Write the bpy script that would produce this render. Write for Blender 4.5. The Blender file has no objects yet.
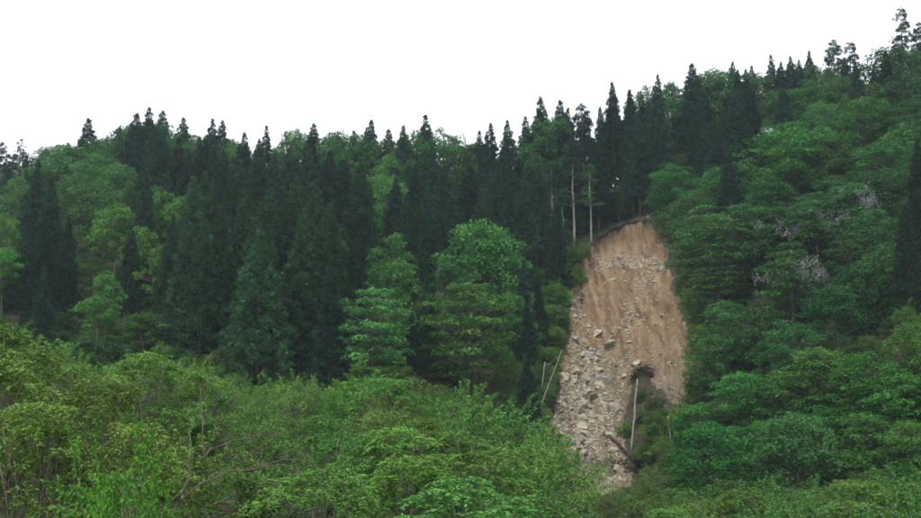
import bpy, bmesh, math, random
import numpy as np
from mathutils import Vector, Matrix, Euler

# ------------------------------------------------------------------ camera, sky, sun, exposure
scene = bpy.context.scene
F_PX, PITCH = 988.0, math.radians(8.1)          # focal length in photo pixels, camera tilted up
cam_data = bpy.data.cameras.new('camera')
cam_data.sensor_width = 36.0
cam_data.lens = 36.0 * F_PX / 921.0
cam_data.clip_start, cam_data.clip_end = 0.1, 6000
cam = bpy.data.objects.new('camera', cam_data)
scene.collection.objects.link(cam)
cam.location = (0, 0, 0)
cam.rotation_euler = (math.pi / 2 + PITCH, 0, 0)
scene.camera = cam

SUN_EL, SUN_AZ = math.radians(66), math.radians(215)      # azimuth clockwise from +Y
world = bpy.data.worlds.new('World')
scene.world = world
world.use_nodes = True
wn, wl = world.node_tree.nodes, world.node_tree.links
wn.clear()
w_out = wn.new('ShaderNodeOutputWorld')
w_bg = wn.new('ShaderNodeBackground')
w_sky = wn.new('ShaderNodeTexSky')
w_sky.sky_type = 'NISHITA'
w_sky.sun_disc = False
w_sky.sun_elevation = SUN_EL
w_sky.sun_rotation = SUN_AZ
w_mix = wn.new('ShaderNodeMix')
w_mix.data_type = 'RGBA'
w_mix.inputs[0].default_value = 0.86            # an unbroken sheet of white cloud over the clear sky
w_mix.inputs[7].default_value = (9.2, 9.5, 9.8, 1)
w_bg.inputs[1].default_value = 0.1
wl.new(w_sky.outputs[0], w_mix.inputs[6])
wl.new(w_mix.outputs[2], w_bg.inputs[0])
wl.new(w_bg.outputs[0], w_out.inputs[0])

sun_data = bpy.data.lights.new('sun', 'SUN')
sun_data.energy = 1.5
sun_data.angle = math.radians(24)
sun_data.color = (1.0, 0.97, 0.93)
sun = bpy.data.objects.new('sun', sun_data)
scene.collection.objects.link(sun)
sd = Vector((math.sin(SUN_AZ) * math.cos(SUN_EL), math.cos(SUN_AZ) * math.cos(SUN_EL), math.sin(SUN_EL)))
sun.rotation_euler = sd.to_track_quat('Z', 'Y').to_euler()

vs = scene.view_settings
vs.view_transform, vs.look, vs.exposure, vs.gamma = 'Standard', 'None', 0.98, 1.0
vs.use_curve_mapping = False
scene.render.engine = 'CYCLES'
cy = scene.cycles
cy.max_bounces, cy.diffuse_bounces, cy.glossy_bounces = 5, 3, 2
cy.transmission_bounces, cy.volume_bounces = 3, 1
cy.use_denoising = True
cy.denoiser = 'OPENIMAGEDENOISE'
cy.pixel_filter_type = 'BLACKMAN_HARRIS'
cy.filter_width = 1.8

COL = scene.collection
rnd = random.Random(11)
UP = np.array([0.0, 0.0, 1.0])

# ------------------------------------------------------------------ small helpers
def hash2(ix, iy, seed):
    n = (ix.astype(np.int64) * 374761393 + iy.astype(np.int64) * 668265263 + seed * 1442695041) & 0x7fffffff
    n = ((n ^ (n >> 13)) * 1274126177) & 0x7fffffff
    return ((n ^ (n >> 16)) & 0xffff) / 65535.0

def vnoise(x, y, seed=0):
    x, y = np.asarray(x, float), np.asarray(y, float)
    ix, iy = np.floor(x), np.floor(y)
    fx, fy = x - ix, y - iy
    fx, fy = fx * fx * (3 - 2 * fx), fy * fy * (3 - 2 * fy)
    a, b = hash2(ix, iy, seed), hash2(ix + 1, iy, seed)
    c, d = hash2(ix, iy + 1, seed), hash2(ix + 1, iy + 1, seed)
    return (a * (1 - fx) + b * fx) * (1 - fy) + (c * (1 - fx) + d * fx) * fy

def fbm(x, y, seed=0, octaves=4):
    x, y = np.asarray(x, float), np.asarray(y, float)
    s, amp, tot = 0, 1.0, 0
    for k in range(octaves):
        s = s + amp * (vnoise(x * 2 ** k, y * 2 ** k, seed + k * 17) - 0.5)
        tot += amp
        amp *= 0.5
    return s / tot * 2

def sstep(a, b, x):
    t = np.clip((x - a) / (b - a), 0, 1)
    return t * t * (3 - 2 * t)

class MB:
    """collects quads and triangles, with a tint value per vertex"""
    def __init__(self):
        self.v, self.q, self.t, self.tint, self.n = [], [], [], [], 0
    def add(self, verts, quads=None, tris=None, tint=0.5):
        verts = np.asarray(verts, float)
        if quads is not None and len(quads): self.q.append(np.asarray(quads, int) + self.n)
        if tris is not None and len(tris): self.t.append(np.asarray(tris, int) + self.n)
        self.v.append(verts)
        self.tint.append(np.broadcast_to(np.asarray(tint, float), (len(verts),)))
        self.n += len(verts)
    def tube(self, pts, radii, sides=5, tint=0.5):
        pts = np.asarray(pts, float)
        m = len(pts)
        d = np.gradient(pts, axis=0)
        d /= np.linalg.norm(d, axis=1)[:, None] + 1e-9
        ref = np.where(np.abs(d[:, 2:3]) > 0.9, np.array([[1.0, 0, 0]]), np.array([[0, 0, 1.0]]))
        a = np.cross(d, ref); a /= np.linalg.norm(a, axis=1)[:, None] + 1e-9
        b = np.cross(d, a)
        ang = np.linspace(0, 2 * math.pi, sides, endpoint=False)
        r = np.asarray(radii, float)[:, None, None]
        ring = pts[:, None, :] + r * (np.cos(ang)[None, :, None] * a[:, None, :] + np.sin(ang)[None, :, None] * b[:, None, :])
        i = np.arange(m - 1)[:, None] * sides
        j = np.arange(sides)[None, :]
        k = (j + 1) % sides
        quads = np.stack([i + j, i + k, i + sides + k, i + sides + j], -1).reshape(-1, 4)
        verts = ring.reshape(-1, 3)
        verts = np.vstack([verts, pts[:1], pts[-1:]])
        n0, n1 = m * sides, m * sides + 1
        jj = np.arange(sides); kk = (jj + 1) % sides
        tris = np.vstack([np.stack([np.full(sides, n0), kk, jj], -1),
                          np.stack([np.full(sides, n1), (m - 1) * sides + jj, (m - 1) * sides + kk], -1)])
        self.add(verts, quads, tris, tint)
    def leaves(self, base, axis, nrm, length, width, tint, bend=0.12):
        """one folded rhombic leaf per row"""
        n = len(base)
        axis = axis / (np.linalg.norm(axis, axis=1)[:, None] + 1e-9)
        side = np.cross(axis, nrm); side /= np.linalg.norm(side, axis=1)[:, None] + 1e-9
        up = np.cross(side, axis)
        L = np.broadcast_to(np.asarray(length, float), (n,))[:, None]
        W = np.broadcast_to(np.asarray(width, float), (n,))[:, None]
        mid = base + axis * L * 0.45 + up * L * bend
        v = np.stack([base, mid + side * W * 0.5, base + axis * L, mid - side * W * 0.5], 1).reshape(-1, 3)
        q = np.arange(4 * n).reshape(n, 4)
        self.add(v, q, None, np.repeat(np.broadcast_to(np.asarray(tint, float), (n,)), 4))
    def mesh(self, name, mat, smooth=False):
        V = np.vstack(self.v)
        Q = np.vstack(self.q) if self.q else np.zeros((0, 4), int)
        T = np.vstack(self.t) if self.t else np.zeros((0, 3), int)
        me = bpy.data.meshes.new(name)
        me.vertices.add(len(V)); me.vertices.foreach_set('co', V.astype(np.float32).ravel())
        me.loops.add(Q.size + T.size)
        me.loops.foreach_set('vertex_index', np.concatenate([Q.ravel(), T.ravel()]).astype(np.int32))
        me.polygons.add(len(Q) + len(T))
        starts = np.concatenate([np.arange(len(Q)) * 4, Q.size + np.arange(len(T)) * 3]).astype(np.int32)
        me.polygons.foreach_set('loop_start', starts)
        if smooth:
            me.polygons.foreach_set('use_smooth', np.ones(len(Q) + len(T), bool))
        at = me.attributes.new('tint', 'FLOAT', 'POINT')
        at.data.foreach_set('value', np.concatenate(self.tint).astype(np.float32))
        me.update(calc_edges=True)
        me.validate()
        if mat: me.materials.append(mat)
        return me

def link(name, data, parent=None):
    o = bpy.data.objects.new(name, data)
    COL.objects.link(o)
    if parent: o.parent = parent
    return o

def tag(o, label, cat, group=None):
    o['label'], o['category'] = label, cat
    if group: o['group'] = group
    return o

ORD = ['', 'first', 'second', 'third', 'fourth', 'fifth', 'sixth', 'seventh', 'eighth', 'ninth', 'tenth', 'eleventh', 'twelfth',
       'thirteenth', 'fourteenth', 'fifteenth', 'sixteenth', 'seventeenth', 'eighteenth', 'nineteenth', 'twentieth']
TENS = {20: 'twenty', 30: 'thirty', 40: 'forty', 50: 'fifty', 60: 'sixty', 70: 'seventy', 80: 'eighty', 90: 'ninety'}
def ordinal(n):
    if n <= 20: return ORD[n]
    t, u = n // 10 * 10, n % 10
    return (TENS[t] + '-' + ORD[u]) if u else TENS[t][:-1] + 'ieth'

# ------------------------------------------------------------------ materials
def new_mat(name):
    m = bpy.data.materials.new(name)
    m.use_nodes = True
    nt = m.node_tree
    nt.nodes.clear()
    return m, nt.nodes, nt.links, nt.nodes.new('ShaderNodeOutputMaterial')

def leaf_mat(name, dark, light, translucent=0.25, vary=0.25, rough=0.55):
    """leaf colour: young/old leaves by the tint attribute, each plant by its own colour and random value"""
    m, N, L, out = new_mat(name)
    at = N.new('ShaderNodeAttribute'); at.attribute_name = 'tint'
    mix = N.new('ShaderNodeMix'); mix.data_type = 'RGBA'
    mix.inputs[6].default_value = (*dark, 1); mix.inputs[7].default_value = (*light, 1)
    L.new(at.outputs['Fac'], mix.inputs[0])
    info = N.new('ShaderNodeObjectInfo')
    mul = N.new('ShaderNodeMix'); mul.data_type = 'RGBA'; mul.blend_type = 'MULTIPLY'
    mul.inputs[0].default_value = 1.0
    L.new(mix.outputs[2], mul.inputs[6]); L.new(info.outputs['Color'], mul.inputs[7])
    hsv = N.new('ShaderNodeHueSaturation')
    r1 = N.new('ShaderNodeMapRange'); r1.inputs[3].default_value = 1 - vary; r1.inputs[4].default_value = 1 + vary
    L.new(info.outputs['Random'], r1.inputs[0]); L.new(r1.outputs[0], hsv.inputs['Value'])
    ml = N.new('ShaderNodeMath'); ml.operation = 'MULTIPLY'; ml.inputs[1].default_value = 7.31
    fr = N.new('ShaderNodeMath'); fr.operation = 'FRACT'
    r2 = N.new('ShaderNodeMapRange'); r2.inputs[3].default_value = 0.482; r2.inputs[4].default_value = 0.516
    L.new(info.outputs['Random'], ml.inputs[0]); L.new(ml.outputs[0], fr.inputs[0]); L.new(fr.outputs[0], r2.inputs[0])
    L.new(r2.outputs[0], hsv.inputs['Hue'])
    L.new(mul.outputs[2], hsv.inputs['Color'])
    dif = N.new('ShaderNodeBsdfPrincipled')
    dif.inputs['Roughness'].default_value = rough
    dif.inputs['Specular IOR Level'].default_value = 0.07
    tr = N.new('ShaderNodeBsdfTranslucent')
    L.new(hsv.outputs[0], dif.inputs['Base Color']); L.new(hsv.outputs[0], tr.inputs[0])
    ms = N.new('ShaderNodeMixShader'); ms.inputs[0].default_value = translucent
    L.new(dif.outputs[0], ms.inputs[1]); L.new(tr.outputs[0], ms.inputs[2])
    L.new(ms.outputs[0], out.inputs[0])
    return m

def noisy_mat(name, c0, c1, scale=(3, 3, 3), detail=6, rough=0.9, bump=0.0, c2=None, scale2=0.2, lo=0.35, hi=0.65):
    m, N, L, out = new_mat(name)
    tc = N.new('ShaderNodeTexCoord')
    mp = N.new('ShaderNodeMapping'); mp.inputs['Scale'].default_value = scale
    L.new(tc.outputs['Object'], mp.inputs[0])
    nz = N.new('ShaderNodeTexNoise'); nz.inputs['Scale'].default_value = 1.0; nz.inputs['Detail'].default_value = detail
    nz.inputs['Roughness'].default_value = 0.65
    L.new(mp.outputs[0], nz.inputs['Vector'])
    rp = N.new('ShaderNodeMapRange'); rp.inputs[1].default_value = lo; rp.inputs[2].default_value = hi
    L.new(nz.outputs['Fac'], rp.inputs[0])
    mix = N.new('ShaderNodeMix'); mix.data_type = 'RGBA'
    mix.inputs[6].default_value = (*c0, 1); mix.inputs[7].default_value = (*c1, 1)
    L.new(rp.outputs[0], mix.inputs[0])
    col = mix.outputs[2]
    if c2:
        n2 = N.new('ShaderNodeTexNoise'); n2.inputs['Scale'].default_value = scale2; n2.inputs['Detail'].default_value = 5
        L.new(tc.outputs['Object'], n2.inputs['Vector'])
        r2 = N.new('ShaderNodeMapRange'); r2.inputs[1].default_value = 0.45; r2.inputs[2].default_value = 0.62
        L.new(n2.outputs['Fac'], r2.inputs[0])
        m2 = N.new('ShaderNodeMix'); m2.data_type = 'RGBA'; m2.inputs[7].default_value = (*c2, 1)
        L.new(r2.outputs[0], m2.inputs[0]); L.new(col, m2.inputs[6])
        col = m2.outputs[2]
    b = N.new('ShaderNodeBsdfPrincipled'); b.inputs['Roughness'].default_value = rough
    b.inputs['Specular IOR Level'].default_value = 0.2
    L.new(col, b.inputs['Base Color'])
    if bump:
        bp = N.new('ShaderNodeBump'); bp.inputs['Strength'].default_value = 0.8; bp.inputs['Distance'].default_value = bump
        L.new(nz.outputs['Fac'], bp.inputs['Height']); L.new(bp.outputs[0], b.inputs['Normal'])
    L.new(b.outputs[0], out.inputs[0])
    return m

M_CEDAR = leaf_mat('cedar_needles', (0.016, 0.045, 0.027), (0.052, 0.118, 0.060), 0.10, 0.36, 0.7)
M_BROAD = leaf_mat('broad_leaves', (0.036, 0.116, 0.028), (0.084, 0.212, 0.048), 0.25, 0.26, 0.55)
M_SHRUB = leaf_mat('shrub_leaves', (0.072, 0.148, 0.028), (0.158, 0.275, 0.056), 0.22, 0.15, 0.5)
M_COVER = leaf_mat('ground_cover_leaves', (0.026, 0.070, 0.018), (0.065, 0.15, 0.036), 0.15, 0.0, 0.6)
M_BLOSSOM = leaf_mat('blossom_petals', (0.20, 0.19, 0.22), (0.36, 0.35, 0.36), 0.25, 0.08, 0.6)
M_BARK = noisy_mat('brown_bark', (0.055, 0.040, 0.030), (0.13, 0.10, 0.08), (6, 6, 0.8), 4)
M_PALEBARK = noisy_mat('pale_bark', (0.20, 0.185, 0.165), (0.36, 0.34, 0.31), (5, 5, 1.0), 4)
M_GREYBARK = noisy_mat('grey_twig_bark', (0.10, 0.088, 0.070), (0.22, 0.195, 0.155), (7, 7, 2), 3)
M_DARKWOOD = noisy_mat('wet_dark_wood', (0.022, 0.017, 0.013), (0.065, 0.050, 0.038), (5, 5, 1.5), 4)
M_GROUND = noisy_mat('forest_floor', (0.022, 0.026, 0.013), (0.050, 0.055, 0.026), (0.9, 0.9, 0.9), 8, c2=(0.040, 0.030, 0.020), scale2=0.25, bump=0.1)
M_ROCK = noisy_mat('pale_rock', (0.18, 0.150, 0.108), (0.37, 0.328, 0.252), (1.7, 1.7, 2.3), 6, 0.85, 0.05)
M_GREYROCK = noisy_mat('grey_rock', (0.14, 0.137, 0.14), (0.27, 0.265, 0.265), (1.2, 1.2, 1.2), 7, 0.85, 0.06, c2=(0.30, 0.25, 0.19), scale2=0.6)

# ------------------------------------------------------------------ terrain
def valley(x, y):
    base = -2.2 - 8.3 * sstep(-16, 17, x - 0.02 * (y - 30)) - 0.6 * sstep(40, 100, y)
    near = sstep(3.5, 14, y)
    return -1.65 * (1 - near) + base * near

XF = [-400, -90, -40, -20, 2, 12, 20, 27, 36, 50, 70, 110, 400]
YF = [98, 98, 98, 99, 103, 108, 110, 100, 84, 70, 60, 52, 40]
XR = [-400, -150, -95, -62, -30, 0, 14, 27, 36, 50, 78, 110, 400]
YR = [205, 200, 196, 190, 186, 182, 180, 178, 177, 176, 174, 172, 172]
ZR = [20, 27, 33, 37, 36, 33, 34, 36.5, 40, 46, 56, 66, 90]

def ground0(x, y):
    """the slope before the landslide"""
    x, y = np.asarray(x, float), np.asarray(y, float)
    yf, yr, zr = np.interp(x, XF, YF), np.interp(x, XR, YR), np.interp(x, XR, ZR)
    zv = valley(x, np.minimum(y, 130))
    t = (y - yf) / (yr - yf)
    tc = np.clip(t, 0, 1)
    rise = tc * 0.88 + 0.12 * tc * tc * (3 - 2 * tc)
    z = zv + (zr - zv) * rise
    z = z - np.clip(y - yr - 3, 0, None) * 0.42 - 0.004 * np.clip(y - yr, 0, 3) ** 2
    z = np.maximum(z, -25)
    z = z + fbm(x / 9, y / 9, 3, 4) * 0.9 * sstep(6, 25, y)
    return z

def ray(px, row):
    u, v = (px - 460.5) / F_PX, (259.0 - row) / F_PX
    return u, math.cos(PITCH) - v * math.sin(PITCH), math.sin(PITCH) + v * math.cos(PITCH)

YS = np.arange(12, 240, 0.25)
def drop(px, row, fn=None, ymin=40):
    """where the view line through a photo pixel meets the slope"""
    u, yy, zz = ray(px, row)
    ys = YS[YS >= ymin]
    x, z = u / yy * ys, zz / yy * ys
    g = (fn or ground0)(x, ys)
    k = np.argmax(g > z) if (g > z).any() else len(ys) - 1
    return np.array([x[k], ys[k], g[k]])

def project(p):
    x, y, z = p
    f = y * math.cos(PITCH) + z * math.sin(PITCH)
    w = -y * math.sin(PITCH) + z * math.cos(PITCH)
    return 460.5 + F_PX * x / f, 259 - F_PX * w / f

SCAR_PX = [(598, 238), (612, 230), (628, 224), (650, 221), (659, 234), (666, 258), (676, 285), (685, 318), (691, 350), (692, 378), (684, 402), (671, 408),
           (662, 398), (655, 382), (641, 371), (632, 378), (628, 400), (622, 424), (628, 446), (636, 462), (630, 486), (612, 496), (594, 490), (578, 474),
           (562, 452), (549, 440), (551, 415), (558, 390), (561, 365), (568, 338), (569, 308), (570, 285), (581, 262), (590, 248)]
SCAR = np.array([drop(a, b, ymin=70) for a, b in SCAR_PX])[:, :2]

def scar_dist(x, y):
    """signed distance to the landslide's outline, positive inside"""
    x, y = np.asarray(x, float), np.asarray(y, float)
    d = np.full(x.shape, 1e9)
    inside = np.zeros(x.shape, bool)
    n = len(SCAR)
    for i in range(n):
        ax, ay = SCAR[i]; bx, by = SCAR[(i + 1) % n]
        ex, ey = bx - ax, by - ay
        t = np.clip(((x - ax) * ex + (y - ay) * ey) / (ex * ex + ey * ey), 0, 1)
        d = np.minimum(d, np.hypot(x - ax - t * ex, y - ay - t * ey))
        c = ((ay > y) != (by > y)) & (x < ex * (y - ay) / (ey if abs(ey) > 1e-9 else 1e-9) + ax)
        inside ^= c
    return np.where(inside, d, -d)

SY0, SY1 = SCAR[:, 1].min(), SCAR[:, 1].max()
def ground(x, y):
    x, y = np.asarray(x, float), np.asarray(y, float)
    z = ground0(x, y)
    d = scar_dist(x, y) + fbm(x / 1.9, y / 1.9, 21, 4) * 1.1
    s = (y - SY0) / (SY1 - SY0)                              # 0 at the foot, 1 at the head
    cut = sstep(-0.1, 1.1, d) * (0.7 + 1.5 * sstep(0.55, 0.9, s)) + sstep(1.0, 5.0, d) * 0.8
    lip = np.exp(-((d + 0.5) / 0.6) ** 2) * 0.35 * sstep(0.6, 0.95, s)
    # flow lines running down the slope, shelves where harder beds crop out, lumps of spoil
    xs = x + 0.22 * (SY1 - y) * 0 + fbm(x / 5, y / 7, 5, 2) * 0.8
    gully = fbm(xs / 1.7, y / 17, 31, 4) * 1.5 + fbm(xs / 0.6, y / 7, 37, 3) * 0.45
    lumps = fbm(x / 1.0, y / 1.0, 41, 4) * 0.38 * (0.35 + sstep(0.75, 0.3, s)) + np.abs(fbm(x / 2.6, y / 2.0, 47, 3)) * 0.7 * sstep(0.8, 0.2, s)
    shelf = 0.7 * np.exp(-((s - 0.775 - 0.03 * fbm(x / 4, y * 0, 9, 2)) / 0.028) ** 2)
    inside = sstep(0.0, 1.6, d)
    return z - cut + lip + inside * (gully + lumps + shelf)

def axis_lines(segs):
    out = []
    for a, b, st in segs:
        out.append(np.arange(a, b, st))
    return np.concatenate(out)
sx0, sx1 = math.floor(SCAR[:, 0].min() - 3), math.ceil(SCAR[:, 0].max() + 3)
sy0, sy1 = math.floor(SY0 - 3), math.ceil(SY1 + 4)
GX = axis_lines([(-1500, -400, 100), (-400, -140, 20), (-140, sx0, 2.0), (sx0, sx1, 0.26), (sx1, 140, 2.0), (140, 400, 20), (400, 1501, 100)])
GY = axis_lines([(-800, -100, 100), (-100, -10, 10), (-10, sy0, 2.0), (sy0, sy1, 0.28), (sy1, 216, 2.0), (216, 400, 15), (400, 1501, 100)])
gx, gy = np.meshgrid(GX, GY)
gz = ground(gx.ravel(), gy.ravel())
gv = np.stack([gx.ravel(), gy.ravel(), gz], 1)
nx, ny = len(GX), len(GY)
ii, jj = np.meshgrid(np.arange(nx - 1), np.arange(ny - 1))
q = np.stack([jj * nx + ii, jj * nx + ii + 1, (jj + 1) * nx + ii + 1, (jj + 1) * nx + ii], -1).reshape(-1, 4)
cx, cyy = gv[q][:, :, 0].mean(1), gv[q][:, :, 1].mean(1)
near = (cx > sx0) & (cx < sx1) & (cyy > sy0) & (cyy < sy1)
isscar = np.zeros(len(q), bool)
isscar[near] = scar_dist(cx[near], cyy[near]) + fbm(cx[near] / 1.9, cyy[near] / 1.9, 21, 4) * 1.1 > 0.05

def sub_mesh(name, faces, mat):
    used, inv = np.unique(faces, return_inverse=True)
    mb = MB(); mb.add(gv[used], inv.reshape(-1, 4))
    return mb.mesh(name, mat, True)

# bare soil of the scar: streaked tan and ochre, paler and stonier towards the lower left
m, N, L, out = new_mat('bare_soil')
tc = N.new('ShaderNodeTexCoord')
def soil_noise(scale, loc=(0, 0, 0), detail=6, rough=0.6):
    mp = N.new('ShaderNodeMapping'); mp.inputs['Scale'].default_value = scale; mp.inputs['Location'].default_value = loc
    nz = N.new('ShaderNodeTexNoise'); nz.inputs['Scale'].default_value = 1; nz.inputs['Detail'].default_value = detail
    nz.inputs['Roughness'].default_value = rough
    L.new(tc.outputs['Object'], mp.inputs[0]); L.new(mp.outputs[0], nz.inputs['Vector'])
    return nz.outputs['Fac']
def soil_mix(a, b, fac, lo, hi, strength=1.0):
    r = N.new('ShaderNodeMapRange'); r.inputs[1].default_value = lo; r.inputs[2].default_value = hi; r.inputs[4].default_value = strength
    L.new(fac, r.inputs[0])
    mx = N.new('ShaderNodeMix'); mx.data_type = 'RGBA'
    L.new(r.outputs[0], mx.inputs[0])
    for s, c in ((6, a), (7, b)):
        if isinstance(c, tuple): mx.inputs[s].default_value = (*c, 1)
        else: L.new(c, mx.inputs[s])
    return mx.outputs[2]
c = soil_mix((0.118, 0.073, 0.038), (0.208, 0.142, 0.083), soil_noise((0.8, 0.09, 0.12)), 0.38, 0.62)
c = soil_mix(c, (0.265, 0.204, 0.145), soil_noise((1.6, 0.25, 0.3), (7, 3, 1)), 0.52, 0.70, 0.75)
c = soil_mix(c, (0.062, 0.040, 0.025), soil_noise((1.7, 0.13, 0.18), (21, 9, 4)), 0.54, 0.64, 0.8)
sep = N.new('ShaderNodeSeparateXYZ'); L.new(tc.outputs['Object'], sep.inputs[0])
add = N.new('ShaderNodeMath'); add.operation = 'MULTIPLY_ADD'; add.inputs[1].default_value = 6.0
L.new(soil_noise((0.3, 0.3, 0.3), (3, 30, 2)), add.inputs[0]); L.new(sep.outputs['Z'], add.inputs[2])
c = soil_mix((0.135, 0.106, 0.072), c, add.outputs[0], 3.0, 12.0)
c = soil_mix(c, (0.10, 0.072, 0.048), soil_noise((1.3, 1.0, 1.1), (1, 2, 3), 5, 0.6), 0.52, 0.66, 0.6)
pb = N.new('ShaderNodeBsdfPrincipled'); pb.inputs['Roughness'].default_value = 0.95; pb.inputs['Specular IOR Level'].default_value = 0.15
bp = N.new('ShaderNodeBump'); bp.inputs['Strength'].default_value = 1.0; bp.inputs['Distance'].default_value = 0.22
L.new(soil_noise((1.6, 0.7, 0.9), (5, 5, 5), 4, 0.55), bp.inputs['Height']); L.new(bp.outputs[0], pb.inputs['Normal'])
L.new(c, pb.inputs['Base Color']); L.new(pb.outputs[0], out.inputs[0])
M_SOIL = m

terrain = link('hillside_terrain', sub_mesh('hillside_terrain', q[~isscar], M_GROUND)); terrain['kind'] = 'structure'
scar = link('landslide_ground', sub_mesh('landslide_ground', q[isscar], M_SOIL)); scar['kind'] = 'structure'
scar['label'] = 'bare tan landslide scar down the wooded slope'

# from here on the ground is read off the finished mesh
GZ = gz.reshape(ny, nx)
def ground(x, y):
    x, y = np.asarray(x, float), np.asarray(y, float)
    i = np.clip(np.searchsorted(GX, x) - 1, 0, nx - 2); j = np.clip(np.searchsorted(GY, y) - 1, 0, ny - 2)
    fx, fy = (x - GX[i]) / (GX[i + 1] - GX[i]), (y - GY[j]) / (GY[j + 1] - GY[j])
    return (GZ[j, i] * (1 - fx) + GZ[j, i + 1] * fx) * (1 - fy) + (GZ[j + 1, i] * (1 - fx) + GZ[j + 1, i + 1] * fx) * fy
def gz_at(x, y):
    return float(ground(np.array([x]), np.array([y]))[0])

# ------------------------------------------------------------------ plant builders (each returns (trunk mesh, crown mesh, height, half width))
def unit(v):
    return v / (np.linalg.norm(v, axis=-1, keepdims=True) + 1e-9)

def cedar(seed, H=20.0, R=2.7, base=0.18, n=150, tufts=1.0, droop=0.25, taper=1.0, blades=26, sparse=0.0, bark=M_BARK):
    g = np.random.default_rng(seed)
    wood, crown = MB(), MB()
    zz = np.linspace(-0.8, H * 0.985, 12)
    lean = np.cumsum(g.normal(0, 0.05, (12, 2)), axis=0)
    tp = np.column_stack([lean, zz])
    r0 = H * 0.0135
    wood.tube(tp, r0 * (1 - (np.clip(zz, 0, H) / H)) ** 0.8 + 0.02, 7)
    for i in range(n):
        t = (i + g.random()) / n
        t = t ** 0.88
        if sparse and g.random() < sparse: continue
        z = H * (base + (1 - base) * t)
        az = i * 2.39996 + g.normal(0, 0.35)
        prof = (1 - t) ** taper * (0.6 + 0.4 * min(1, t / 0.1)) + 0.03
        Lb = R * prof * g.uniform(0.72, 1.18)
        c0 = np.array([np.interp(z, zz, lean[:, 0]), np.interp(z, zz, lean[:, 1]), z])
        out_ = np.array([math.cos(az), math.sin(az), 0])
        s = np.linspace(0, 1, 5)[:, None]
        dz = (-droop * s + (droop * 0.9 + 0.12) * s ** 2) * Lb * (1 - 0.7 * t) + 0.25 * t * s * Lb
        pts = c0 + out_ * s * Lb + UP * dz
        wood.tube(pts, np.linspace(0.03 + 0.02 * (1 - t), 0.012, 5), 3)
        k = max(2, int(round((1.4 + Lb * 1.75) * tufts)))
        for a in range(k):
            f = 1.0 if a == 0 else g.uniform(0.28, 1.0)
            pc = np.array([np.interp(f, s[:, 0], pts[:, d]) for d in range(3)])
            sidev = np.array([-out_[1], out_[0], 0])
            pc = pc + sidev * g.normal(0, 0.16 * Lb * f * 0.8 + 0.05) + UP * g.normal(0, 0.10)
            size = g.uniform(0.42, 0.82) * (0.40 + 0.60 * min(1, Lb / 1.3))
            nb = int(blades * 2.1 * g.uniform(0.7, 1.2))
            u = unit(g.normal(0, 1, (nb, 3)) + out_ * 0.55 + UP * 0.35)
            start = pc + u * size * g.uniform(0.1, 0.65, (nb, 1)) * np.array([1, 1, 0.75])
            ax = unit(u + out_ * 0.35 + UP * g.uniform(-0.25, 0.55) + g.normal(0, 0.25, (nb, 3)))
            tint = np.clip(g.normal(0.45, 0.24) + g.normal(0, 0.12, nb), 0, 1)
            crown.leaves(start, ax, unit(u + UP + g.normal(0, 0.5, (nb, 3))), size * g.uniform(0.36, 0.66, nb), size * g.uniform(0.14, 0.24, nb), tint)
    tip = np.array([lean[-1, 0], lean[-1, 1], H])
    u = unit(g.normal(0, 1, (20, 3)) + UP * 1.2)
    crown.leaves(tip - UP * 0.5 + u * 0.08, u, unit(g.normal(0, 1, (20, 3))), 0.42, 0.12, 0.5)
    return wood.mesh('trunk', bark, True), crown.mesh('crown', M_CEDAR), H, R

def curve(a, b, sag, n, g, wob=0.0):
    s = np.linspace(0, 1, n)[:, None]
    p = a + (b - a) * s + UP * (4 * s * (1 - s)) * sag
    if wob: p[1:-1] += g.normal(0, wob, (n - 2, 3))
    return p

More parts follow.
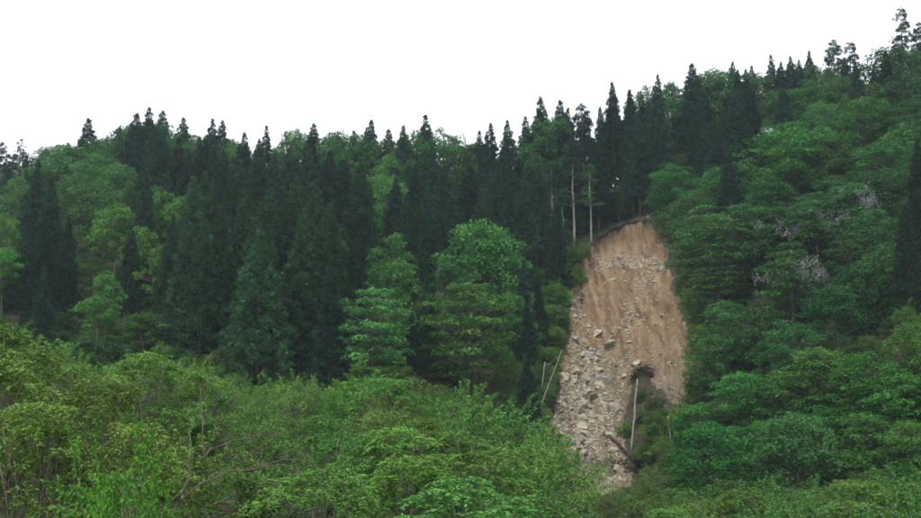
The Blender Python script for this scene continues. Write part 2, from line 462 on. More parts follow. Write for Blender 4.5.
def broadleaf(seed, H=12.0, R=4.0, base=0.22, n=90, flat=0.45, leaf=0.30, per=95, tier=0, shape='dome', mat=None, stems=1, bark=M_GREYBARK, size=0.26, lay=0.35, shoots=0, rag=1.0):
    g = np.random.default_rng(seed)
    wood, crown = MB(), MB()
    trunks = []
    for k in range(stems):
        a = g.uniform(0, 6.28); sp = 0 if stems == 1 else R * 0.35
        zz = np.linspace(-0.6, H * 0.86, 9)
        f = np.clip(zz / H, 0, 0.869)
        off = np.cumsum(g.normal(0, 0.018 * H, (9, 2)), axis=0) * f[:, None]
        px_ = off[:, 0] + math.cos(a) * sp * f; py_ = off[:, 1] + math.sin(a) * sp * f
        tp = np.column_stack([px_, py_, zz]); trunks.append(tp)
        wood.tube(tp, H * 0.014 / math.sqrt(stems) * (1 - f / 0.87) ** 0.7 + 0.006, 7)
    ph = g.uniform(0, 6.28, 6)
    pts = []
    tries = 0
    levels = np.sort(g.uniform(0.03, 0.97, tier)) if tier else None
    if tier:
        levels = (np.arange(tier) + g.uniform(0.2, 0.8, tier)) / tier
    while len(pts) < n and tries < n * 40:
        tries += 1
        t = g.random() ** 0.85
        if tier: t = np.clip(levels[g.integers(tier)] + g.normal(0, 0.012), 0, 1)
        az = g.uniform(0, 6.28)
        if shape == 'dome': r = math.sqrt(max(0, 1 - (max(0, t - 0.30) / 0.70) ** 2)) * (0.66 + 0.34 * min(1, t / 0.30))
        elif shape == 'cone': r = (1 - t) ** 0.6 * (0.5 + 0.5 * min(1, t / 0.2))
        else: r = math.sin(math.pi * min(1, (t * 0.86 + 0.12))) ** 0.6
        r *= 1 + rag * (0.20 * math.sin(2 * az + ph[0] + 3 * t) + 0.14 * math.sin(3 * az + ph[1] - 5 * t) + 0.10 * math.sin(5 * az + ph[2] + 9 * t))
        rr = R * r * (1 - (1 - g.uniform(0.25, 1)) ** 2 * 0.9 if g.random() < 0.8 else g.uniform(0, 0.6))
        p = np.array([rr * math.cos(az), rr * math.sin(az), H * (base + (1 - base) * t) - 0.25 * R * flat])
        sz = R * size * g.uniform(0.65, 1.3)
        if all(((p - o) ** 2 * np.array([1, 1, 2.5])).sum() > (0.62 * (sz + so)) ** 2 * 0.55 for o, so in pts):
            pts.append((p, sz))
    for p, sz in pts:
        tk = trunks[g.integers(stems)]
        z0 = max(0.12 * H, p[2] - g.uniform(0.25, 0.6) * math.hypot(p[0], p[1]) - 0.03 * H)
        z0 = min(z0, H * 0.84)
        a = np.array([np.interp(z0, tk[:, 2], tk[:, 0]), np.interp(z0, tk[:, 2], tk[:, 1]), z0])
        d = np.linalg.norm(p - a)
        wood.tube(curve(a, p, 0.08 * d, 5, g, 0.03 * d), np.linspace(0.008 * d + 0.02, 0.012, 5), 4)
        out_ = unit(np.array([p[0], p[1], 0.01]))
        m_ = int(per * g.uniform(0.75, 1.2) * (sz / (R * size)) ** 1.6)
        u = unit(g.normal(0, 1, (m_, 3)) + UP * 0.55 + out_ * 0.3)
        rad = g.uniform(0.45, 1.05, (m_, 1)) ** 0.6
        lop = 1 + 0.35 * np.sin(3 * np.arctan2(u[:, 1], u[:, 0]) + g.uniform(0, 6.28))[:, None]
        off = u * rad * sz * lop * np.array([1, 1, flat])
        off[:, 2] -= 0.22 * flat * (off[:, 0] ** 2 + off[:, 1] ** 2) / sz
        start = p + off
        nrm = unit(u * (1 - lay) + UP * (lay + 0.35) + g.normal(0, 0.45, (m_, 3)))
        ax = unit(np.cross(nrm, g.normal(0, 1, (m_, 3))) + u * 0.5 - UP * 0.15)
        tint = np.clip(g.normal(0.5, 0.2) + g.normal(0, 0.14, m_), 0, 1)
        crown.leaves(start, ax, nrm, leaf * g.uniform(0.65, 1.2, m_), leaf * g.uniform(0.45, 0.75, m_), tint)
    for k in range(shoots):
        p, sz = pts[g.integers(len(pts))]
        Ls = g.uniform(0.16, 0.34) * H
        d = unit(UP * 1.1 + unit(np.array([p[0], p[1], 0.01])) * g.uniform(0.1, 1.1) + g.normal(0, 0.3, 3)) * Ls
        q_ = curve(p, p + d, 0.08 * Ls, 6, g, 0.02 * H * 0.3)
        wood.tube(q_, np.linspace(0.014, 0.005, 6), 3)
        m_ = 46
        f = np.sqrt(g.uniform(0.1, 1, m_))
        st = np.column_stack([np.interp(f, np.linspace(0, 1, 6), q_[:, c_]) for c_ in range(3)])
        ax = unit(g.normal(0, 1, (m_, 3)) * np.array([1, 1, 0.35]) + UP * 0.15)
        nr = unit(UP + g.normal(0, 0.4, (m_, 3)))
        crown.leaves(st, ax, nr, leaf * g.uniform(0.9, 1.7, m_), leaf * g.uniform(0.4, 0.7, m_), np.clip(g.normal(0.65, 0.15) + g.normal(0, 0.1, m_), 0, 1))
    return wood.mesh('trunk', bark, True), crown.mesh('crown', mat or M_BROAD), H, R

def rosette_shrub(seed, H=4.6, R=2.0, n=95, fronds=9, leaf=0.125):
    """a leggy sapling whose twig ends carry drooping whorls of compound leaves"""
    g = np.random.default_rng(seed)
    wood, crown = MB(), MB()
    stems = []
    for k in range(g.integers(4, 7)):
        a = g.uniform(0, 6.28); sp = R * g.uniform(0.2, 0.75)
        top = np.array([math.cos(a) * sp, math.sin(a) * sp, H * g.uniform(0.68, 0.92)])
        b0 = np.array([g.normal(0, 0.12), g.normal(0, 0.12), -0.4])
        p = curve(b0, top, 0.05 * H, 8, g, 0.05)
        wood.tube(p, np.linspace(0.055, 0.012, 8), 5); stems.append(p)
    for i in range(n):
        t = g.random() ** 0.6
        az = g.uniform(0, 6.28)
        r = R * math.sqrt(max(0.04, 1 - (max(0, t - 0.35) / 0.68) ** 2)) * (0.55 + 0.45 * min(1, t / 0.35)) * math.sqrt(g.uniform(0.08, 1)) * (1 + 0.2 * math.sin(3 * az + seed))
        p = np.array([r * math.cos(az), r * math.sin(az), H * (0.14 + 0.84 * t) * (1 - 0.12 * (r / R) ** 2)])
        st = stems[int(np.argmin([np.linalg.norm(s_[-1] - p) for s_ in stems]))]
        k = g.integers(2, 7)
        a = st[k]
        if a[2] > p[2]: a = st[2]
        d = np.linalg.norm(p - a)
        wood.tube(curve(a, p, 0.06 * d, 5, g, 0.03 * d), np.linspace(0.018, 0.006, 5), 3)
        tint0 = np.clip(g.normal(0.5, 0.2), 0, 1)
        for f in range(int(fronds * g.uniform(0.7, 1.3))):
            fa = g.uniform(0, 6.28); Lf = g.uniform(0.28, 0.55) * (H / 4.6) ** 0.5
            dirv = np.array([math.cos(fa), math.sin(fa), g.uniform(-0.1, 0.6)])
            m_ = 6
            s = np.linspace(0.25, 1.0, m_)[:, None]
            mid = p + dirv * s * Lf - UP * 0.55 * Lf * s ** 2
            side = unit(np.cross(dirv, UP))
            for sg in (-1, 1):
                axl = unit(side * sg + dirv * 0.7 - UP * g.uniform(0.1, 0.5) + g.normal(0, 0.18, (m_, 3)))
                nr = unit(UP + g.normal(0, 0.35, (m_, 3)))
                crown.leaves(mid, axl, nr, leaf * g.uniform(0.8, 1.2, m_), leaf * g.uniform(0.34, 0.46, m_), np.clip(tint0 + g.normal(0, 0.1, m_), 0, 1))
    return wood.mesh('stem', M_GREYBARK, True), crown.mesh('crown', M_SHRUB), H, R

def pine(seed, H=14.0, bark=M_PALEBARK):
    """slender pine, bare pale trunk, a few flat open sprays near the top"""
    g = np.random.default_rng(seed)
    wood, crown = MB(), MB()
    zz = np.linspace(-0.6, H * 0.98, 10)
    off = np.cumsum(g.normal(0, 0.07, (10, 2)), axis=0)
    tp = np.column_stack([off, zz])
    wood.tube(tp, 0.15 * (1 - np.clip(zz, 0, H) / H) ** 0.7 + 0.03, 7)
    for i in range(34):
        t = g.random() ** 0.8
        z = H * (0.42 + 0.56 * t); az = g.uniform(0, 6.28)
        Lb = 2.3 * (1 - t) ** 0.5 * g.uniform(0.5, 1.15) + 0.3
        a = np.array([np.interp(z, zz, off[:, 0]), np.interp(z, zz, off[:, 1]), z])
        b = a + np.array([math.cos(az) * Lb, math.sin(az) * Lb, g.uniform(-0.15, 0.3) * Lb])
        wood.tube(curve(a, b, 0.05 * Lb, 5, g, 0.04), np.linspace(0.035, 0.012, 5), 4)
        for f in np.linspace(0.45, 1.0, 5):
            c_ = a + (b - a) * f + g.normal(0, 0.18, 3) * np.array([1, 1, 0.4])
            m_ = 26
            u = unit(g.normal(0, 1, (m_, 3)) * np.array([1, 1, 0.45]) + UP * 0.25)
            crown.leaves(c_ + u * g.uniform(0.05, 0.25, (m_, 1)), u, unit(UP + g.normal(0, 0.6, (m_, 3))), g.uniform(0.22, 0.42, m_), 0.09, np.clip(g.normal(0.6, 0.2, m_), 0, 1))
    return wood.mesh('trunk', bark, True), crown.mesh('crown', M_CEDAR), H, 2.3

# prototypes: meshes only, shared by all trees of a kind
P = {}
P['cedar'] = [cedar(100 + k, 20.0, r, b, n) for k, (r, b, n) in enumerate([(4.1, .12, 145), (3.7, .16, 138), (4.4, .10, 150), (3.8, .20, 135), (4.1, .14, 142), (3.6, .08, 140)])]
P['ragged'] = [cedar(140, 18.0, 2.6, 0.35, 80, 0.9, 0.1, 0.55, 24, 0.25), cedar(141, 18.0, 2.3, 0.4, 70, 0.9, 0.05, 0.5, 24, 0.3), cedar(142, 16.0, 2.4, 0.2, 60, 0.8, 0.35, 0.7, 24, 0.1)]
P['dome'] = [broadleaf(200 + k, 11.0, 4.2, 0.16, 92, 0.46, 0.33, 120, shape='dome', lay=0.5) for k in range(4)]
P['tier'] = [broadleaf(220 + k, 12.0, 3.9, 0.14, 110, 0.22, 0.30, 95, tier=9 + k, shape=('cone', 'egg', 'dome')[k], size=0.25, lay=0.6) for k in range(3)]
P['egg'] = [broadleaf(240 + k, 13.0, 3.2, 0.12, 90, 0.5, 0.31, 115, shape='egg', lay=0.5) for k in range(3)]
P['high'] = [broadleaf(230 + k, 13.0, 2.9, 0.55, 52, 0.4, 0.30, 105, shape='dome', size=0.27, lay=0.55, rag=1.4) for k in range(2)]
P['bush'] = [broadleaf(260 + k, 4.2, 2.3, 0.05, 66, 0.5, 0.17, 115, shape='dome', mat=M_SHRUB, stems=4, size=0.25, shoots=36, rag=1.5, lay=0.5) for k in range(4)]
P['fine'] = [broadleaf(280 + k, 4.6, 2.3, 0.10, 62, 0.6, 0.115, 160, shape='dome', mat=M_SHRUB, stems=6, size=0.21, shoots=60, rag=1.7, lay=0.5) for k in range(4)]
P['rosette'] = [rosette_shrub(300 + k) for k in range(4)]
P['pine'] = [pine(320), pine(321, 15.0)]

PLACED = []            # (x, y, radius)
PROTECT = []           # (px, row, width px, distance) of light crowns that show between the cedars
def plant(kind, name, x, y, H, label, cat='tree', group=None, width=None, color=(1, 1, 1), var=None, lean=(0, 0), rot=None):
    k = rnd.randrange(len(P[kind])) if var is None else var
    wood, crown, h0, r0 = P[kind][k]
    if kind in ('cedar', 'ragged'):
        for _ in range(8):                       # keep trunks off the torn rim of the slide
            if float(scar_dist(np.array([x]), np.array([y]))[0]) < -1.6: break
            y += 0.6
    s = H / h0
    sw = (width / (2 * r0)) if width else s * rnd.uniform(0.9, 1.1)
    root = link(name, None)
    root.empty_display_size = 0.5
    root.location = (x, y, gz_at(x, y))
    root.rotation_euler = Euler((lean[0], lean[1], 0)) if rot is None else Euler((lean[0], lean[1], rot))
    spin = rnd.uniform(0, 6.28)
    tag(root, label, cat, group)
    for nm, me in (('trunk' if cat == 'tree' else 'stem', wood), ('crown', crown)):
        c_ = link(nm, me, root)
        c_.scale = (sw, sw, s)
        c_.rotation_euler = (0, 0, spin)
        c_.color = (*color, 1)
    PLACED.append((x, y, sw * r0))
    return root

def solve(px, row, H, ymin=45, ymax=None):
    """distance at which a plant of height H, standing on the slope, tops out on this photo row"""
    u, yy, zz = ray(px, row)
    ys = YS[(YS >= ymin) & (YS <= (ymax or 240))]
    x, zt = u / yy * ys, zz / yy * ys
    diff = ground(x, ys) + H - zt
    sgn = np.where(diff[:-1] * diff[1:] <= 0)[0]
    k = sgn[0] if len(sgn) else int(np.argmin(np.abs(diff)))
    return x[k], ys[k], float(zt[k] - (ground(x[k:k + 1], ys[k:k + 1])[0]))

def stand(kind, name, spots, phrase, group, cat='tree', H=20, color=(1, 1, 1), wfac=None, ymin=45, ymax=None):
    """plant a listed row of trees; spots = (px, top row[, height[, width px[, colour]]])"""
    spots = sorted(spots, key=lambda s_: s_[0])
    for i, s_ in enumerate(spots):
        h = s_[2] if len(s_) > 2 and s_[2] else H * rnd.uniform(0.93, 1.07)
        x, y, hh = solve(s_[0], s_[1], h, ymin, ymax)
        hh = min(max(hh, h * 0.6), h * 1.6)
        w = s_[3] * y / F_PX if len(s_) > 3 and s_[3] else (wfac * hh if wfac else None)
        c_ = s_[4] if len(s_) > 4 else color
        lab = phrase.format(ordinal(i + 1)) if len(spots) > 1 else phrase
        if kind in ('dome', 'tier', 'egg', 'pine', 'high') and s_[0] < 620: PROTECT.append((s_[0], s_[1], s_[3], hh * F_PX / y, y))
        plant(kind, name, x, y, hh, lab, cat, group if len(spots) > 1 else None, w, c_)


# ------------------------------------------------------------------ the wood, stand by stand
DK, MD = (0.78, 0.85, 0.98), (1.4, 1.4, 1.15)
stand('cedar', 'cedar_tree', [(89, 119), (120, 128), (135, 113), (149, 108), (161, 111), (185, 118), (213, 119), (223, 121), (244, 133), (267, 126),
      (313, 124), (371, 121), (390, 129), (404, 126)], 'dark cedar spire on the left ridge skyline, {} spire from the left', 'cedar spires along the left ridge', H=17, ymin=150, color=DK)
stand('ragged', 'conifer_tree', [(3, 143), (21, 139)], 'gappy dark conifer at the left end of the skyline, {} from the left edge', 'gappy conifers at the left skyline', H=14, ymin=120, color=DK)
stand('cedar', 'conifer_tree', [(425, 115, 19, 46)], 'broad conifer rising above the middle of the ridge', None, H=18, ymin=140, color=DK)
stand('cedar', 'cedar_tree', [(479, 131, 17), (491, 124, 18), (507, 121, 19), (525, 117, 19), (541, 98, 21), (560, 101, 21)],
      'dark cedar spire on the middle skyline left of the slide head, {} from the left', 'cedar spires left of the slide head', H=20, ymin=150, color=DK)
stand('ragged', 'conifer_tree', [(581, 104, 21, 34)], 'cedar with a thin ragged top just behind the slide head', None, H=21, ymin=160, color=DK)
stand('cedar', 'cedar_tree', [(612, 83, 23, 36), (630, 91, 22, 30), (658, 75, 22, 36), (693, 63, 20, 48)],
      'tall dark cedar standing straight above the landslide head, {} from the left', 'tall cedars above the landslide head', H=21, ymin=166, color=DK)
stand('cedar', 'cedar_tree', [(667, 125, 18), (689, 142, 16), (676, 112, 18), (706, 100, 17), (641, 128, 17), (598, 140, 16), (570, 138, 17)],
      'dark cedar in the second rank around the slide head, {} from the left', 'second rank cedars round the slide head', H=17, ymin=160, color=DK)
stand('cedar', 'cedar_tree', [(161, 134), (179, 139), (203, 139), (226, 152), (146, 162), (164, 175), (290, 150), (330, 152), (345, 160), (258, 158), (190, 156), (240, 160), (307, 150), (275, 155), (362, 165)],
      'cedar in the upper rank below the left ridge, {} from the left', 'upper rank of cedars below the left ridge', H=18, ymin=130)
stand('cedar', 'cedar_tree', [(205, 172), (194, 177), (230, 177), (248, 188), (272, 188), (297, 177), (313, 180), (328, 205), (262, 205)],
      'sharp-tipped cedar in the middle of the left stand, {} from the left', 'middle rank of the left cedar stand', H=19, ymin=105, color=MD)
stand('cedar', 'cedar_tree', [(220, 203), (241, 210), (284, 202), (303, 215), (205, 225), (188, 222), (262, 232), (320, 225)],
      'front cedar rising behind the green shrubs, left stand, {} from the left', 'front rank of the left cedar stand', H=17, ymin=103, color=MD)
stand('cedar', 'cedar_tree', [(38, 161, 20, 44), (52, 179, 19, 44), (26, 228, 13, 34), (70, 215, 15, 36)], 'big dark cedar near the left edge of the picture, {} from the left', 'dark cedars by the left edge', H=19, ymin=103)
stand('cedar', 'cedar_tree', [(146, 162, 21, 40), (131, 226, 14, 36), (172, 215, 16, 38)], 'dark cedar in front of the yellow-green trees on the left, {} from the left', 'cedars in front of the yellow-green trees', H=19, ymin=103)
stand('cedar', 'cedar_tree', [(407, 195), (419, 206), (443, 160), (470, 165), (357, 241, 14), (440, 205), (497, 168), (524, 170), (395, 178), (455, 188), (483, 185), (510, 182), (536, 165)],
      'cedar on the middle slope between the ridge and the bright trees, {} from the left', 'cedars on the middle slope', H=17, ymin=108)
stand('cedar', 'cedar_tree', [(421, 232, 15, 30), (424, 285, 11, 24), (524, 260, 14, 34), (526, 298, 11, 26), (412, 310, 9, 22), (538, 276, 10, 22)],
      'shadowy small cedar beside the bright broadleaf trees left of the slide, {} from the left', 'small cedars left of the slide', H=12, ymin=103, color=DK)
x_, y_, h_ = solve(513, 208, 13, 120)
plant('ragged', 'conifer_tree', x_ + 1.0, y_, h_ * 1.04, 'dark conifer leaning to the left above the slide', 'tree', None, 5.6, DK, 2, (0, -0.22))
stand('pine', 'pine_tree', [(551, 160, 13, 34), (572, 158, 15, 34), (590, 165, 13, 26)], 'slender pine with a pale bare trunk left of the slide head, {} from the left', 'slender pines by the slide head', H=14, ymin=140, color=(1.5, 1.4, 1.2))

BR, YG, MG = (1.15, 1.2, 1.05), (1.25, 1.25, 0.95), (0.85, 0.92, 0.95)
stand('dome', 'broadleaf_tree', [(43, 142, 10, 40), (66, 137, 10, 44), (103, 127, 10, 36), (175, 117, 9, 30), (198, 119, 9, 32), (232, 130, 9, 30), (295, 119, 10, 48), (335, 124, 9, 36), (358, 118, 10, 50), (459, 128, 9, 34), (473, 134, 9, 30)],
      'pale green rounded broadleaf crown on the ridge skyline, {} from the left', 'rounded broadleaf crowns on the ridge', H=10, ymin=140, color=MG)
stand('dome', 'broadleaf_tree', [(62, 156, 14, 60), (98, 154, 14, 64), (120, 164, 14, 52), (80, 174, 14, 56), (20, 175, 13, 40), (105, 180, 13, 44)],
      'mid green broadleaf crown under the left ridge, {} from the left', 'broadleaf crowns under the left ridge', H=10, ymin=120, color=MG)
stand('high', 'broadleaf_tree', [(118, 205, 15, 44), (157, 188, 16, 38), (181, 197, 15, 28), (163, 246, 12, 36), (107, 272, 10, 30), (98, 296, 8, 38), (4, 214, 14, 30), (5, 248, 11, 36), (197, 308, 7, 46), (140, 226, 13, 30)],
      'light yellow-green tree among dark cedars on the left, {} from the left', 'yellow-green trees among the left cedars', H=8, ymin=103, color=YG)
stand('dome', 'broadleaf_tree', [(390, 152, 13, 36), (379, 174, 14, 60), (366, 195, 12, 40)], 'bright crown in the gap of the middle cedars, {} from the left', 'bright crowns in the cedar gap', H=8, ymin=120, color=YG)
stand('egg', 'broadleaf_tree', [(393, 234, 13, 44), (402, 258, 12, 44)], 'soft green tree left of the big bright pair, {} from the left', 'soft green trees in mid slope', H=8, ymin=105, color=BR)
stand('tier', 'broadleaf_tree', [(373, 288, 12, 78)], 'pale layered tree with flat tiers at the foot of the cedars', None, H=10, ymin=100, color=(1.2, 1.2, 1.3))
stand('dome', 'broadleaf_tree', [(477, 221, 16, 88)], 'large bright green tree left of the landslide, the upper one', None, H=11, ymin=108, color=BR)
stand('tier', 'broadleaf_tree', [(468, 283, 13, 96)], 'bright layered tree left of the landslide, below the rounded one', None, H=11, ymin=104, color=(1.15, 1.25, 1.0))
stand('egg', 'broadleaf_tree', [(500, 236, 13, 44), (512, 292, 10, 44), (446, 258, 12, 40)], 'green side crown crowding the large bright tree, {} from the left', 'side crowns by the bright tree', H=8, ymin=105, color=MG)

# right-hand slope
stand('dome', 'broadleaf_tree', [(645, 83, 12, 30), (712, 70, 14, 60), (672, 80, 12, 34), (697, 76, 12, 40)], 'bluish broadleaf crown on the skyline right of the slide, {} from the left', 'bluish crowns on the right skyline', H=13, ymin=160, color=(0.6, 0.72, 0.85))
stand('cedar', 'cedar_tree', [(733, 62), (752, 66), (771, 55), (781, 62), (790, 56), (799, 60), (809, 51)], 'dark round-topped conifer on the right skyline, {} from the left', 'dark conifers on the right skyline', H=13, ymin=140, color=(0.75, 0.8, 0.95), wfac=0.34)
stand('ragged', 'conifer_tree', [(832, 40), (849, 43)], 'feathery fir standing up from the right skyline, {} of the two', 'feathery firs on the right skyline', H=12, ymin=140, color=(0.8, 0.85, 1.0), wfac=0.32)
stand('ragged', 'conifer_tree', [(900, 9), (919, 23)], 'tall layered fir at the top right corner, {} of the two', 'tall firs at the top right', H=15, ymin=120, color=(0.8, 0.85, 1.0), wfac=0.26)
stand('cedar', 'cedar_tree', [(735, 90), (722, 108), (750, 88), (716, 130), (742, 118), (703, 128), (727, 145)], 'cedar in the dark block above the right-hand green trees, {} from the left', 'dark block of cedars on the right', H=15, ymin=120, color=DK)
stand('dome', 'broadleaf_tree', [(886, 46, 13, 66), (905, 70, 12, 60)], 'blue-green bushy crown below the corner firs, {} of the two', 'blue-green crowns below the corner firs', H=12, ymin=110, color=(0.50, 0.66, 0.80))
stand('dome', 'broadleaf_tree', [(785, 90, 10, 50), (813, 80, 10, 52), (841, 76, 10, 50), (862, 80, 10, 44), (752, 122, 9, 44), (820, 100, 9, 44)], 'olive green crown high on the right-hand slope, {} from the left', 'olive crowns high on the right slope', H=9, ymin=100, color=(1.2, 1.08, 1.1))
stand('dome', 'broadleaf_tree', [(795, 124, 11, 92), (865, 98, 11, 70)], 'broad bright crown in the upper right wood, {} of the two', 'broad bright crowns in the upper right wood', H=10, ymin=95, color=(1.2, 1.15, 1.0))
stand('dome', 'broadleaf_tree', [(743, 160, 10, 62), (722, 168, 10, 60), (768, 175, 9, 60), (832, 135, 9, 56), (880, 140, 9, 60), (905, 120, 9, 50)], 'green crown in the middle of the right-hand wood, {} from the left', 'green crowns in the middle of the right wood', H=9, ymin=90, color=MG)
stand('tier', 'broadleaf_tree', [(704, 205, 11, 76), (716, 250, 9, 66), (742, 205, 11, 80)], 'tree with flat layered boughs overhanging the slide on the right, {} from the left', 'layered trees overhanging the slide', H=11, ymin=90, color=(0.85, 0.95, 1.0))
stand('egg', 'broadleaf_tree', [(775, 208, 10, 70), (815, 200, 10, 74), (848, 182, 10, 60), (790, 250, 9, 70)], 'grey-green tree hung with pale blossom on the right, {} from the left', 'blossom-hung trees on the right', H=10, ymin=85, color=(0.85, 0.82, 1.05))
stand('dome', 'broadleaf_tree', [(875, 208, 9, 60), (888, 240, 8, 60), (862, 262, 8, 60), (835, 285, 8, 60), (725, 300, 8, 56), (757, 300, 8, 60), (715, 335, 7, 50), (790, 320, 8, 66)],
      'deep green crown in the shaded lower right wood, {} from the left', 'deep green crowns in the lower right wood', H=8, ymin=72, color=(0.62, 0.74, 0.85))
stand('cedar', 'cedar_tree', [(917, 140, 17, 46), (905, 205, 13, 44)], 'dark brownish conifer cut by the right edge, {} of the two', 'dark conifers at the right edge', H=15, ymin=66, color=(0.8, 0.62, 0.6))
stand('dome', 'broadleaf_tree', [(869, 352, 7, 84), (911, 322, 8, 60), (900, 372, 6, 80), (815, 348, 7, 70), (775, 375, 6, 70), (742, 372, 6, 60)],
      'fresh green tree low on the right near the valley, {} from the left', 'fresh green trees low on the right', H=7, ymin=60, color=(1.05, 1.12, 0.9))
stand('dome', 'broadleaf_tree', [(700, 402, 5.5, 56), (735, 425, 5, 60), (775, 418, 5.5, 66), (820, 405, 6, 72), (865, 412, 5.5, 70), (912, 420, 5.5, 66), (690, 450, 4.5, 54), (757, 455, 4.5, 60), (845, 450, 5, 66), (895, 462, 4.5, 60)],
      'small leafy tree in the dark hollow at the lower right, {} from the left', 'small trees in the lower right hollow', H=5, ymin=50, color=(0.82, 0.94, 0.78))

# ------------------------------------------------------------------ shrubs of the valley, each on its own ground
def shrub(kind, name, px, row, y, label, group, H=None, width=None, color=(1, 1, 1), lo=1.6, hi=6.5):
    u, yy, zz = ray(px, row)
    x, zt = u / yy * y, zz / yy * y
    h = float(zt - ground(np.array([x]), np.array([y]))[0])
    h = min(max(h, lo), hi)
    return plant(kind, name, x, y, h, label, 'shrub', group, width or h * rnd.uniform(0.85, 1.15), color)

EDGE_X = [-60, 0, 30, 60, 110, 150, 190, 250, 310, 380, 450, 500, 540, 570, 600, 640, 690, 740, 800, 860, 921, 980]
EDGE_R = [318, 322, 342, 345, 360, 350, 366, 372, 378, 374, 388, 400, 436, 468, 496, 492, 488, 484, 480, 474, 468, 465]
def edge(px): return float(np.interp(px, EDGE_X, EDGE_R))

rows = [  # distance, rows below the canopy line, spacing px, kind, who
    (78, 0, 34, ('bush', 'fine'), 'farthest', (0.92, 0.95, 0.85)),
    (62, 10, 40, ('fine', 'rosette'), 'fourth nearest', (1.0, 1.0, 0.9)),
    (48, 24, 48, ('fine', 'rosette'), 'third nearest', (1.0, 1.0, 0.9)),
    (35, 46, 60, ('rosette', 'fine'), 'second nearest', (1.0, 1.02, 0.95)),
    (25, 78, 78, ('rosette', 'fine'), 'nearest', (0.95, 1.0, 0.95)),
]
for dist, below, step, kinds, who, colr in rows:
    px, items = -50.0, []
    while px < 985:
        e = edge(px) + below + rnd.uniform(-9, 14)
        if not (560 < px < 646 and e < 504):
            items.append((px, e, dist * rnd.uniform(0.92, 1.08)))
        px += step * rnd.uniform(0.75, 1.25)
    items = [it for it in items if it[1] < 535]
    seen = 0
    for i, (px, e, dd) in enumerate(items):
        k = kinds[0] if rnd.random() < 0.65 else kinds[1]
        vv = rnd.uniform(0.8, 1.2); cc = (colr[0] * vv * rnd.uniform(0.72, 1.02), colr[1] * vv, colr[2] * vv * rnd.uniform(0.8, 1.2))
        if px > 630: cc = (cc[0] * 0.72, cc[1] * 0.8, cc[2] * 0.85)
        if -30 < px < 950: seen += 1
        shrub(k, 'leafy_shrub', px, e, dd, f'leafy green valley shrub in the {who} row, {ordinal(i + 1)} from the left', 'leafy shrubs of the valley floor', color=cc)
# the taller saplings that make the left part of the foreground
for i, (px, row, dd, w) in enumerate([(8, 322, 24, 3.6), (60, 346, 27, 3.2), (-25, 335, 20, 3.4), (150, 350, 34, 3.8), (105, 372, 24, 3.0), (205, 366, 36, 3.6), (35, 400, 17, 2.6), (140, 420, 17, 2.4)]):
    shrub('rosette', 'leafy_sapling', px, row, dd, f'tall sapling with drooping leaf whorls on the near left, {ordinal(i + 1)} one', 'tall saplings on the near left', width=w, hi=7.5)
shrub('fine', 'leafy_shrub', 118, 462, 13, 'vivid green bush at the bottom left below the saplings', None, width=1.7, color=(0.72, 1.05, 0.55), lo=1.2)

# ------------------------------------------------------------------ trees and bushes that fill the wood between the listed ones
SKY_X = [-60, 0, 30, 60, 100, 135, 180, 230, 270, 330, 420, 480, 520, 545, 610, 655, 700, 760, 850, 880, 921, 980]
SKY_R = [150, 150, 150, 140, 128, 116, 120, 128, 130, 124, 122, 128, 120, 106, 90, 80, 70, 64, 50, 48, 40, 30]
SCAR_POLY = np.array(SCAR_PX, float)
def in_scar_px(px, row):
    c_ = False
    for (ax, ay), (bx, by) in zip(SCAR_POLY, np.roll(SCAR_POLY, -1, axis=0)):
        if (ay > row) != (by > row) and px < (bx - ax) * (row - ay) / (by - ay) + ax: c_ = not c_
    return c_
def hides_scar(x, y, H, w):
    z = gz_at(x, y); hits = 0
    for fz in (0.25, 0.6, 0.95):
        for fx in (-0.45, 0, 0.45):
            if in_scar_px(*project((x + fx * w * (1.2 - fz), y, z + fz * H))): hits += 1
    return hits > 2
def free(x, y, dmin):
    return all((x - a) ** 2 + (y - b) ** 2 > dmin * dmin for a, b, r_ in PLACED)

def fill(region, step, dmin, maker):
    x0, x1, y0, y1 = region
    cand = []
    for yv in np.arange(y0, y1, step):
        for xv in np.arange(x0, x1, step):
            cand.append((xv + rnd.uniform(-.4, .4) * step, yv + rnd.uniform(-.4, .4) * step))
    got = []
    for x, y in cand:
        px = project((x, y, gz_at(x, y)))[0]
        if px < -40 or px > 965: continue
        if float(scar_dist(np.array([x]), np.array([y]))[0]) > -0.7: continue
        if not free(x, y, dmin): continue
        spec = maker(x, y, px)
        if spec is None: continue
        kind, name, H, w, colr, cat = spec
        top = project((x, y, gz_at(x, y) + H))[1]
        sky = np.interp(px, SKY_X, SKY_R) + 5
        if top < sky:
            H = H - (sky - top) * y / F_PX
            if H < 0.55 * spec[2]: continue
        if hides_scar(x, y, H, w): continue
        top = project((x, y, gz_at(x, y) + H))[1]
        wp = w * F_PX / y
        if cat == 'tree' and any(y < b[4] and abs(px - b[0]) < 0.40 * b[2] + 0.22 * wp and top < b[1] + 0.42 * b[3] for b in PROTECT): continue
        got.append((px, x, y, H, spec)); PLACED.append((x, y, w / 2))
    return sorted(got)

def put(got, phrase, group):
    for i, (px, x, y, H, (kind, name, H0, w, colr, cat)) in enumerate(got):
        plant(kind, name, x, y, H, phrase.format(ordinal(i + 1)), cat, group, w * H / H0, colr)

